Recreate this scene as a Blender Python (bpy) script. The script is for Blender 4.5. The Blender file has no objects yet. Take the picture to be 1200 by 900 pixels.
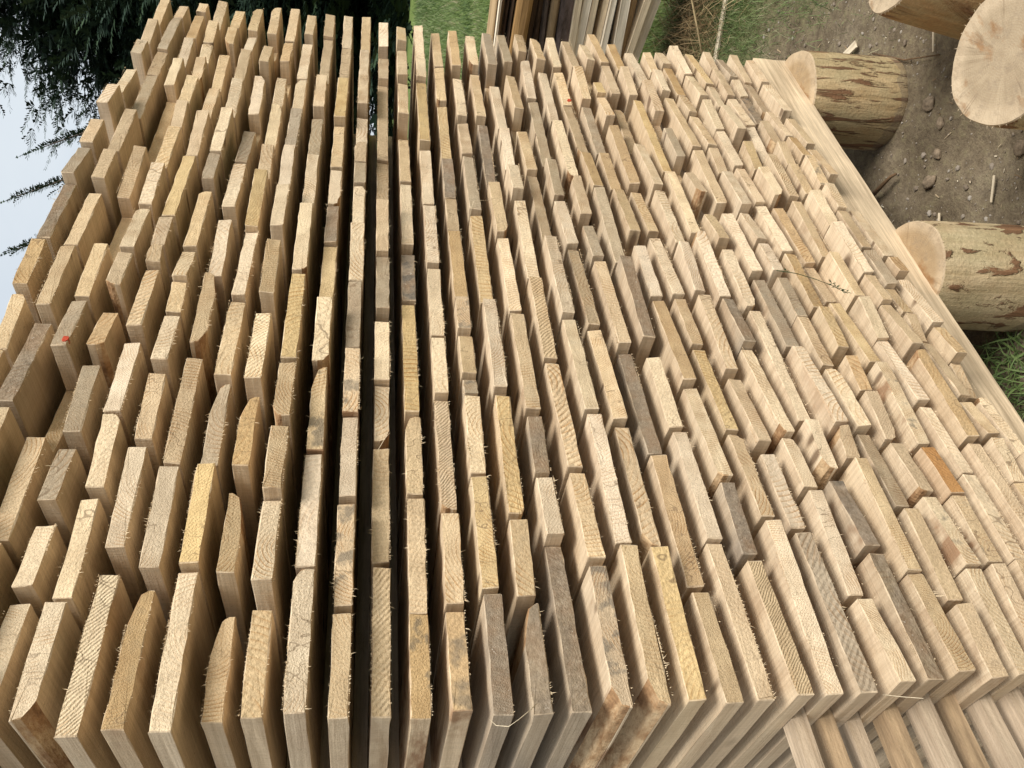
import bpy, math, random
import numpy as np
from mathutils import Vector, Matrix, noise as mnoise

# ------------------------------------------------------------------ camera, sky, sun, exposure
S = bpy.context.scene
COL = S.collection
GZ = 1.6                                   # ground is z = 0; the board tables below are measured from this height
cam_d = bpy.data.cameras.new('camera')
cam = bpy.data.objects.new('camera', cam_d)
COL.objects.link(cam)
AX = Vector((-0.10756478, -0.13831683, -0.98452947))
AY = Vector((0.72087924, -0.69281177, 0.01857366))
AF = Vector((0.68466265, 0.70772898, -0.17423187))
CP = Vector((0.0, -0.98307, GZ + 0.0212))
m = Matrix.Identity(4)
for i in range(3):
    m[i][0], m[i][1], m[i][2], m[i][3] = AX[i], AY[i], -AF[i], CP[i]
cam.matrix_world = m
cam_d.sensor_fit = 'HORIZONTAL'
cam_d.sensor_width = 36.0
cam_d.lens = 28.35
cam_d.clip_start = 0.02
cam_d.clip_end = 2000
S.camera = cam

SUN_EL, SUN_AZ = math.radians(50), math.radians(184)   # azimuth measured from +Y towards +X
W = bpy.data.worlds.new('World')
S.world = W
W.use_nodes = True
wn = W.node_tree
wn.nodes.clear()
w_out = wn.nodes.new('ShaderNodeOutputWorld')
w_bg = wn.nodes.new('ShaderNodeBackground')
w_bg.inputs['Strength'].default_value = 0.12
sky = wn.nodes.new('ShaderNodeTexSky')
sky.sky_type = 'NISHITA'
sky.sun_disc = False
sky.sun_elevation = SUN_EL
sky.sun_rotation = SUN_AZ
sky.air_density = 1.0
sky.dust_density = 2.5
w_tc = wn.nodes.new('ShaderNodeTexCoord')
w_map = wn.nodes.new('ShaderNodeMapping')
w_map.inputs['Scale'].default_value = (1.0, 1.0, 2.2)
w_n = wn.nodes.new('ShaderNodeTexNoise')
w_n.inputs['Scale'].default_value = 2.2
w_n.inputs['Detail'].default_value = 6
w_n.inputs['Roughness'].default_value = 0.52
w_r = wn.nodes.new('ShaderNodeValToRGB')
w_r.color_ramp.elements[0].position = 0.36
w_r.color_ramp.elements[0].color = (0.8, 0.8, 0.8, 1)
w_r.color_ramp.elements[1].position = 0.62
w_r.color_ramp.elements[1].color = (1, 1, 1, 1)
w_mix = wn.nodes.new('ShaderNodeMix')
w_mix.data_type = 'RGBA'
w_mix.inputs['B'].default_value = (5.5, 5.95, 6.3, 1)
wn.links.new(w_tc.outputs['Generated'], w_map.inputs['Vector'])
wn.links.new(w_map.outputs['Vector'], w_n.inputs['Vector'])
wn.links.new(w_n.outputs['Fac'], w_r.inputs['Fac'])
wn.links.new(w_r.outputs['Color'], w_mix.inputs['Factor'])
wn.links.new(sky.outputs['Color'], w_mix.inputs['A'])
wn.links.new(w_mix.outputs['Result'], w_bg.inputs['Color'])
wn.links.new(w_bg.outputs['Background'], w_out.inputs['Surface'])

sun_d = bpy.data.lights.new('sun', 'SUN')
sun_d.energy = 3.5
sun_d.angle = math.radians(26)
sun_d.color = (1.0, 0.965, 0.91)
sun = bpy.data.objects.new('sun', sun_d)
COL.objects.link(sun)
sdir = Vector((math.sin(SUN_AZ) * math.cos(SUN_EL), math.cos(SUN_AZ) * math.cos(SUN_EL), math.sin(SUN_EL)))
sun.rotation_euler = (-sdir).to_track_quat('-Z', 'Y').to_euler()
sun.location = sdir * 20

S.view_settings.view_transform = 'Standard'
S.view_settings.look = 'None'
S.view_settings.exposure = 0.28
S.view_settings.gamma = 1.0
S.render.engine = 'CYCLES'
S.cycles.max_bounces = 6
S.cycles.diffuse_bounces = 4


# ------------------------------------------------------------------ node helpers and materials
class NT:
    def __init__(self, name, rough=0.8, spec=0.25):
        self.mat = bpy.data.materials.new(name)
        self.mat.use_nodes = True
        self.t = self.mat.node_tree
        self.b = self.t.nodes['Principled BSDF']
        self.b.inputs['Roughness'].default_value = rough
        self.b.inputs['Specular IOR Level'].default_value = spec

    def n(self, kind, **kw):
        nd = self.t.nodes.new('ShaderNode' + kind)
        for k, v in kw.items():
            if hasattr(nd, k):
                setattr(nd, k, v)
        return nd

    def put(self, sock, v):
        if isinstance(v, bpy.types.NodeSocket):
            self.t.links.new(v, sock)
        elif v is not None:
            sock.default_value = v

    def attr(self, name, out='Vector'):
        return self.n('Attribute', attribute_name=name).outputs[out]

    def obj(self):
        return self.n('TexCoord').outputs['Object']

    def mapv(self, v, scale=(1, 1, 1), loc=(0, 0, 0), rot=(0, 0, 0)):
        nd = self.n('Mapping')
        self.put(nd.inputs['Vector'], v)
        nd.inputs['Scale'].default_value = scale
        nd.inputs['Location'].default_value = loc
        nd.inputs['Rotation'].default_value = rot
        return nd.outputs[0]

    def noise(self, v, scale=5.0, detail=3.0, rough=0.5, out='Fac', dist=0.0):
        nd = self.n('TexNoise')
        self.put(nd.inputs['Vector'], v)
        nd.inputs['Scale'].default_value = scale
        nd.inputs['Detail'].default_value = detail
        nd.inputs['Roughness'].default_value = rough
        nd.inputs['Distortion'].default_value = dist
        return nd.outputs[out]

    def math(self, op, a, b=None, c=None, clamp=False):
        nd = self.n('Math', operation=op, use_clamp=clamp)
        self.put(nd.inputs[0], a)
        self.put(nd.inputs[1], b)
        self.put(nd.inputs[2], c)
        return nd.outputs[0]

    def ramp(self, f, *stops):
        nd = self.n('ValToRGB')
        self.put(nd.inputs[0], f)
        e = nd.color_ramp.elements
        while len(e) < len(stops):
            e.new(0.5)
        for el, (p, c) in zip(e, stops):
            el.position = p
            el.color = (c, c, c, 1) if isinstance(c, (int, float)) else (*c, 1)
        return nd.outputs[0]

    def mix(self, f, a, b, mode='MIX'):
        nd = self.n('Mix', data_type='RGBA', blend_type=mode)
        self.put(nd.inputs['Factor'], f)
        for s, v in (('A', a), ('B', b)):
            if isinstance(v, tuple) and len(v) == 3:
                v = (*v, 1)
            self.put(nd.inputs[s], v)
        return nd.outputs['Result']

    def bump(self, h, dist=0.002, strength=1.0):
        nd = self.n('Bump')
        nd.inputs['Strength'].default_value = strength
        nd.inputs['Distance'].default_value = dist
        self.put(nd.inputs['Height'], h)
        self.t.links.new(nd.outputs[0], self.b.inputs['Normal'])

    def done(self, color):
        self.put(self.b.inputs['Base Color'], color)
        return self.mat


def xyz(nt, v):
    s = nt.n('SeparateXYZ')
    nt.put(s.inputs[0], v)
    return s.outputs[0], s.outputs[1], s.outputs[2]


def comb(nt, x, y, z):
    c = nt.n('CombineXYZ')
    nt.put(c.inputs[0], x)
    nt.put(c.inputs[1], y)
    nt.put(c.inputs[2], z)
    return c.outputs[0]


def end_material():
    """sawn end grain: year rings round an off-board pith, blade marks, weathering and stains"""
    t = NT('sawn_end_grain', 0.85, 0.15)
    R = t.attr('R')
    T = t.attr('T', 'Color')
    wx, wy, wz = xyz(t, t.attr('V'))          # weather, saw marks, stain
    x, y, z = xyz(t, R)
    flat = comb(t, x, 0.0, z)
    ln = t.n('VectorMath', operation='LENGTH')
    t.put(ln.inputs[0], flat)
    wob = t.noise(flat, 22.0, 2.0)
    rad = t.math('ADD', ln.outputs['Value'], t.math('MULTIPLY', wob, 0.012))
    fr = t.math('FRACT', t.math('MULTIPLY', rad, 205.0))
    ring = t.ramp(fr, (0.0, 0.0), (0.62, 0.25), (0.88, 1.0), (1.0, 0.0))
    ringmod = t.math('MULTIPLY', t.ramp(t.noise(R, 30.0, 2.0), (0.38, 0.15), (0.62, 1.0)), t.ramp(t.noise(R, 4.0, 0.0), (0.4, 0.25), (0.58, 1.0)))
    ringa = t.math('MULTIPLY', ring, ringmod)
    fib = t.noise(t.mapv(R, (1, 0.2, 1)), 420.0, 2.0, 0.7)
    big = t.noise(R, 17.0, 4.0, 0.6)
    col = t.mix(t.math('MULTIPLY', ringa, 0.95), T, (0.62, 0.42, 0.24), 'MULTIPLY')
    col = t.mix(0.55, col, t.ramp(big, (0.3, (0.62, 0.55, 0.46)), (0.68, (1.12, 1.1, 1.04))), 'MULTIPLY')
    col = t.mix(0.6, col, t.ramp(fib, (0.3, 0.6), (0.7, 1.2)), 'MULTIPLY')
    ck = t.math('ABSOLUTE', t.math('SUBTRACT', t.noise(t.mapv(R, (34, 5, 20)), 1.0, 2.0, 0.5), 0.5))
    ckm = t.math('MULTIPLY', t.ramp(ck, (0.004, 1.0), (0.012, 0.0)), t.ramp(t.noise(R, 7.0, 1.0), (0.56, 0.0), (0.64, 0.6)))
    col = t.mix(ckm, col, (0.16, 0.1, 0.055))
    # weathering: greying in blotches
    wn_ = t.noise(R, 48.0, 5.0, 0.7)
    gm = t.math('MULTIPLY', wx, t.ramp(wn_, (0.28, 0.45), (0.6, 1.0)), clamp=True)
    brown = t.ramp(t.noise(R, 24.0, 3.0, 0.6), (0.45, 0.0), (0.62, 0.75))
    speck = t.ramp(t.noise(R, 240.0, 2.0, 0.8), (0.64, 0.0), (0.7, 0.8))
    grey = t.ramp(t.noise(R, 130.0, 5.0, 0.75), (0.3, (0.09, 0.07, 0.05)), (0.55, (0.24, 0.19, 0.14)), (0.75, (0.46, 0.39, 0.3)))
    grey = t.mix(brown, grey, t.mix(0.5, grey, (0.3, 0.16, 0.07)))
    grey = t.mix(t.math('MULTIPLY', speck, t.ramp(wn_, (0.5, 0.0), (0.6, 1.0))), grey, (0.72, 0.66, 0.56))
    col = t.mix(gm, col, grey)
    sn = t.ramp(t.noise(R, 34.0, 3.0, 0.6), (0.52, 0.0), (0.62, 1.0))
    col = t.mix(t.math('MULTIPLY', t.math('MULTIPLY', sn, wz), 0.6), col, (0.09, 0.085, 0.075))
    # blade marks run at a slant over the end
    sw = t.math('FRACT', t.math('ADD', t.math('MULTIPLY', x, 150.0), t.math('ADD', t.math('MULTIPLY', z, 170.0), t.math('MULTIPLY', wob, 3.5))))
    swh = t.math('MULTIPLY', t.math('PINGPONG', sw, 0.5), wy)
    h = t.math('ADD', t.math('MULTIPLY', ringa, -0.16), t.math('ADD', t.math('MULTIPLY', fib, 0.9), t.math('MULTIPLY', swh, 1.1)))
    h = t.math('ADD', h, t.math('MULTIPLY', wn_, 0.8))
    t.bump(h, 0.0019, 1.0)
    return t.done(col)


def side_material():
    t = NT('sawn_long_grain', 0.8, 0.2)
    R = t.attr('R')
    T = t.attr('T', 'Color')
    wx, wy, wz = xyz(t, t.attr('V'))
    grain = t.noise(t.mapv(R, (70, 2.2, 70)), 1.0, 4.0, 0.6)
    broad = t.noise(t.mapv(R, (9, 1.5, 9)), 1.0, 3.0)
    col = t.mix(0.7, T, (0.7, 0.57, 0.415))
    fine = t.noise(t.mapv(R, (260, 5, 260)), 1.0, 3.0, 0.65)
    col = t.mix(0.55, col, t.ramp(fine, (0.3, (0.7, 0.66, 0.6)), (0.66, (1.1, 1.1, 1.08))), 'MULTIPLY')
    col = t.mix(0.4, col, t.ramp(grain, (0.3, (0.72, 0.64, 0.54)), (0.65, (1.1, 1.08, 1.04))), 'MULTIPLY')
    col = t.mix(0.5, col, t.ramp(broad, (0.3, (0.72, 0.66, 0.6)), (0.65, (1.08, 1.08, 1.06))), 'MULTIPLY')
    scr = t.noise(t.mapv(R, (9, 330, 9)), 1.0, 3.0, 0.7)
    col = t.mix(0.4, col, t.ramp(scr, (0.3, 0.72), (0.68, 1.12)), 'MULTIPLY')
    spk = t.ramp(t.noise(R, 150.0, 3.0, 0.75), (0.62, 0.0), (0.7, 0.45))
    col = t.mix(spk, col, (0.3, 0.21, 0.13))
    # knots
    vo = t.n('TexVoronoi')
    t.put(vo.inputs['Vector'], t.mapv(R, (13, 3.6, 13)))
    vo.inputs['Scale'].default_value = 1.0
    kn = t.ramp(vo.outputs['Distance'], (0.07, 1.0), (0.13, 0.0))
    col = t.mix(t.math('MULTIPLY', kn, 0.75), col, (0.11, 0.06, 0.03))
    # resin / bark-brown and grey bands that some boards carry
    st = t.ramp(t.noise(t.mapv(R, (16, 5, 16)), 1.0, 4.0, 0.65), (0.53, 0.0), (0.63, 1.0))
    col = t.mix(t.math('MULTIPLY', t.math('MULTIPLY', st, 0.75), t.math('MULTIPLY_ADD', wz, 0.8, 0.2)), col, (0.24, 0.11, 0.045))
    col = t.mix(t.math('MULTIPLY', wx, t.ramp(broad, (0.42, 0.0), (0.62, 0.65))), col, (0.16, 0.14, 0.12))
    saw = t.n('TexWave', wave_type='BANDS', bands_direction='Y')
    t.put(saw.inputs['Vector'], R)
    saw.inputs['Scale'].default_value = 45.0
    saw.inputs['Distortion'].default_value = 6.0
    saw.inputs['Detail Scale'].default_value = 0.4
    fuzz = t.noise(R, 300.0, 2.0, 0.7)
    t.bump(t.math('ADD', t.math('MULTIPLY', saw.outputs['Fac'], 0.05), t.math('ADD', fuzz, t.math('ADD', t.math('MULTIPLY', grain, 0.4), t.math('ADD', fine, scr)))), 0.0011, 0.8)
    return t.done(col)


def bark_material():
    t = NT('inner_bark', 0.9, 0.1)
    R = t.attr('R')
    n1 = t.noise(t.mapv(R, (30, 8, 30)), 1.0, 5.0, 0.7)
    n2 = t.noise(R, 90.0, 3.0, 0.6)
    col = t.ramp(n1, (0.3, (0.12, 0.06, 0.03)), (0.46, (0.34, 0.2, 0.1)), (0.62, (0.6, 0.43, 0.25)))
    t.bump(t.math('ADD', n1, n2), 0.004, 0.9)
    return t.done(col)


def plain_wood(name, c, dark=0.6, scale=(6, 60, 60), rough=0.8, bump=0.0012):
    """grain along local x"""
    t = NT(name, rough, 0.2)
    o = t.obj()
    g = t.noise(t.mapv(o, scale), 1.0, 5.0, 0.62, dist=0.4)
    b = t.noise(o, 6.0, 4.0, 0.6)
    col = t.mix(0.85, c, t.ramp(g, (0.3, (dark, dark * 0.92, dark * 0.82)), (0.66, (1.1, 1.08, 1.05))), 'MULTIPLY')
    col = t.mix(0.5, col, t.ramp(b, (0.3, 0.66), (0.7, 1.15)), 'MULTIPLY')
    g2 = t.noise(t.mapv(o, (scale[0] * 3, scale[1] * 4, scale[2] * 4)), 1.0, 3.0, 0.65)
    col = t.mix(0.55, col, t.ramp(g2, (0.3, 0.68), (0.68, 1.18)), 'MULTIPLY')
    t.bump(t.math('ADD', t.math('ADD', g, g2), t.noise(o, 180.0, 2.0, 0.7)), bump, 0.8)
    return t.done(col)


def log_side(name, c, sc, lo, hi):
    """peeled log with scraps of brown bast left on it; grain along local z"""
    t = NT(name, 0.75, 0.25)
    o = t.obj()
    p = t.noise(t.mapv(o, sc), 1.0, 5.0, 0.62, dist=0.5)
    g = t.noise(t.mapv(o, (55, 55, 4)), 1.0, 4.0, 0.6)
    b = t.noise(o, 9.0, 3.0)
    col = t.mix(0.8, c, t.ramp(g, (0.3, (0.7, 0.62, 0.5)), (0.68, (1.12, 1.1, 1.05))), 'MULTIPLY')
    col = t.mix(0.6, col, t.ramp(b, (0.32, (0.7, 0.63, 0.53)), (0.66, (1.1, 1.1, 1.1))), 'MULTIPLY')
    mo = t.ramp(t.noise(t.mapv(o, (11, 11, 6), loc=(5, 2, 1)), 1.0, 5.0, 0.7), (0.42, 0.0), (0.62, 0.7))
    col = t.mix(mo, col, t.mix(0.75, col, (0.36, 0.31, 0.17)))
    fine = t.noise(o, 120.0, 4.0, 0.7)
    col = t.mix(0.6, col, t.ramp(fine, (0.3, 0.7), (0.7, 1.2)), 'MULTIPLY')
    bark = t.ramp(g, (0.35, (0.1, 0.045, 0.022)), (0.65, (0.25, 0.125, 0.06)))
    col = t.mix(t.ramp(p, (lo, 0.0), (hi, 0.92)), col, bark)
    soil = t.math('MULTIPLY_ADD', t.noise(o, 26.0, 3.0), 0.09, -0.02)
    x, y, z = xyz(t, o)
    col = t.mix(t.math('MULTIPLY', t.math('LESS_THAN', z, soil), 0.45), col, (0.16, 0.125, 0.09))
    t.bump(t.math('ADD', t.math('MULTIPLY', t.ramp(p, (lo, 0.0), (hi, 1.0)), 0.8), t.math('ADD', g, t.math('MULTIPLY', fine, 0.6))), 0.005, 0.9)
    return t.done(col)


def log_end(name, c):
    t = NT(name, 0.85, 0.15)
    o = t.obj()
    x, y, z = xyz(t, o)
    ln = t.n('VectorMath', operation='LENGTH')
    t.put(ln.inputs[0], comb(t, x, y, 0.0))
    r = t.math('ADD', ln.outputs['Value'], t.math('MULTIPLY', t.noise(o, 9.0, 2.0), 0.02))
    fr = t.math('FRACT', t.math('MULTIPLY', r, 190.0))
    ring = t.ramp(fr, (0.0, 0.0), (0.8, 1.0), (1.0, 0.0))
    col = t.mix(t.math('MULTIPLY', ring, 0.16), c, (0.6, 0.42, 0.26), 'MULTIPLY')
    edge = t.ramp(r, (0.108, 0.0), (0.128, 1.0))
    col = t.mix(t.math('MULTIPLY', edge, 0.5), col, (0.62, 0.5, 0.35))
    b = t.noise(o, 13.0, 5.0, 0.65)
    col = t.mix(0.6, col, t.ramp(b, (0.3, (0.66, 0.6, 0.54)), (0.66, (1.1, 1.08, 1.05))), 'MULTIPLY')
    s = t.ramp(t.noise(t.mapv(o, (9, 15, 9), loc=(3.1, 0.4, 0)), 1.0, 4.0, 0.6), (0.57, 0.0), (0.66, 0.7))
    col = t.mix(s, col, (0.26, 0.13, 0.05))
    nz = t.n('VectorMath', operation='NORMALIZE')
    t.put(nz.inputs[0], comb(t, x, y, 0.0))
    rc = t.math('ABSOLUTE', t.math('SUBTRACT', t.noise(nz.outputs[0], 3.1, 3.0, 0.6), 0.5))
    rcm = t.math('MULTIPLY', t.ramp(rc, (0.002, 0.6), (0.006, 0.0)), t.ramp(t.noise(o, 14.0, 2.0), (0.42, 0.0), (0.6, 1.0)))
    col = t.mix(rcm, col, (0.14, 0.09, 0.05))
    dirt = t.ramp(t.noise(o, 38.0, 5.0, 0.75), (0.52, 0.0), (0.7, 0.55))
    col = t.mix(dirt, col, (0.25, 0.19, 0.13))
    fz = t.noise(o, 260.0, 3.0, 0.7)
    sw = t.math('PINGPONG', t.math('MULTIPLY', t.math('ADD', x, t.math('MULTIPLY', y, 0.35)), 240.0), 0.5)
    t.bump(t.math('ADD', fz, t.math('MULTIPLY', sw, 0.5)), 0.0016, 0.8)
    return t.done(col)


def flat_mat(name, c, var=0.3, scale=30.0, rough=0.85):
    t = NT(name, rough, 0.2)
    o = t.obj()
    n1 = t.noise(o, scale, 4.0, 0.65)
    col = t.mix(1.0, c, t.ramp(n1, (0.3, 1.0 - var), (0.7, 1.0 + var)), 'MULTIPLY')
    t.bump(n1, 0.003, 0.6)
    return t.done(col)


def vary_mat(name, stops, rough=0.85, trans=0.0):
    """per-piece colour read from the V attribute"""
    t = NT(name, rough, 0.2)
    x, y, z = xyz(t, t.attr('V'))
    if trans:
        t.b.inputs['Transmission Weight'].default_value = 0.0
    return t.done(t.ramp(x, *stops))


M_END, M_SIDE, M_BARK = end_material(), side_material(), bark_material()
M_SPL = flat_mat('torn_fibre', (0.72, 0.56, 0.36), 0.15, 60)
M_RED = flat_mat('red_paint', (0.42, 0.055, 0.022), 0.25, 200, 0.6)
M_BEAM = plain_wood('sawn_beam', (0.74, 0.59, 0.4), 0.5, (2.2, 55, 55))
M_BAT = plain_wood('sawn_batten', (0.55, 0.44, 0.32), 0.6, (4, 60, 60))
M_BATB = plain_wood('bark_streaked_batten', (0.5, 0.36, 0.22), 0.3, (5, 42, 42))
M_POST1 = log_side('peeled_log_streaked', (0.54, 0.41, 0.24), (40, 40, 6), 0.53, 0.58)
M_POST2 = log_side('peeled_log_patched', (0.56, 0.45, 0.29), (21, 21, 9), 0.54, 0.585)
M_POST3 = log_side('peeled_log_orange', (0.5, 0.33, 0.17), (13, 13, 3), 0.58, 0.68)
M_CUT = log_end('log_cut_end', (0.42, 0.31, 0.185))
M_CUTP = log_end('log_cut_end_pale', (0.41, 0.33, 0.225))


# ------------------------------------------------------------------ mesh helpers
class MB:
    def __init__(self):
        self.v, self.f, self.m = [], [], []
        self.T, self.V, self.R = [], [], []
        self.cur = ((0.6, 0.45, 0.3, 1), (0, 0, 0))

    def vert(self, p, r=None):
        self.v.append(tuple(p))
        self.T.append(self.cur[0])
        self.V.append(self.cur[1])
        self.R.append(tuple(r if r is not None else p))
        return len(self.v) - 1

    def face(self, idx, mat=0):
        self.f.append(tuple(idx))
        self.m.append(mat)

    def box(self, x0, x1, y0, y1, z0, z1, mat=0, M=None, jit=0.0, rng=None):
        ids = []
        for (x, y, z) in ((x0, y0, z0), (x1, y0, z0), (x1, y1, z0), (x0, y1, z0), (x0, y0, z1), (x1, y0, z1), (x1, y1, z1), (x0, y1, z1)):
            p = Vector((x, y, z))
            if jit:
                p += Vector((rng.uniform(-jit, jit), rng.uniform(-jit, jit), rng.uniform(-jit, jit)))
            if M is not None:
                p = M @ p
            ids.append(self.vert(p))
        for q in ((3, 2, 1, 0), (4, 5, 6, 7), (0, 1, 5, 4), (1, 2, 6, 5), (2, 3, 7, 6), (3, 0, 4, 7)):
            self.face([ids[i] for i in q], mat)

    def mesh(self, name, mats, attrs=True, smooth=False):
        me = bpy.data.meshes.new(name)
        me.from_pydata(self.v, [], self.f)
        for mt in mats:
            me.materials.append(mt)
        me.polygons.foreach_set('material_index', self.m)
        if smooth:
            me.polygons.foreach_set('use_smooth', [True] * len(self.f))
        if attrs:
            a = me.attributes.new('T', 'FLOAT_COLOR', 'POINT')
            a.data.foreach_set('color', np.array(self.T, dtype=np.float32).ravel())
            a = me.attributes.new('V', 'FLOAT_VECTOR', 'POINT')
            a.data.foreach_set('vector', np.array(self.V, dtype=np.float32).ravel())
            a = me.attributes.new('R', 'FLOAT_VECTOR', 'POINT')
            a.data.foreach_set('vector', np.array(self.R, dtype=np.float32).ravel())
        me.update()
        return me


def link(name, me, parent=None, loc=(0, 0, 0), rot=(0, 0, 0), **props):
    o = bpy.data.objects.new(name, me)
    COL.objects.link(o)
    o.location = loc
    o.rotation_euler = rot
    if parent is not None:
        o.parent = parent
    for k, v in props.items():
        o[k] = v
    return o


ORD = ['zeroth', 'first', 'second', 'third', 'fourth', 'fifth', 'sixth', 'seventh', 'eighth', 'ninth', 'tenth', 'eleventh',
       'twelfth', 'thirteenth', 'fourteenth', 'fifteenth', 'sixteenth', 'seventeenth', 'eighteenth', 'nineteenth', 'twentieth']


def ordinal(n):
    if n <= 20:
        return ORD[n]
    if n == 30:
        return 'thirtieth'
    return ('twenty-' if n < 30 else 'thirty-') + ORD[n % 10]


# ------------------------------------------------------------------ the stack of boards
PITCH, TH = 0.05, 0.0245
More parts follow.
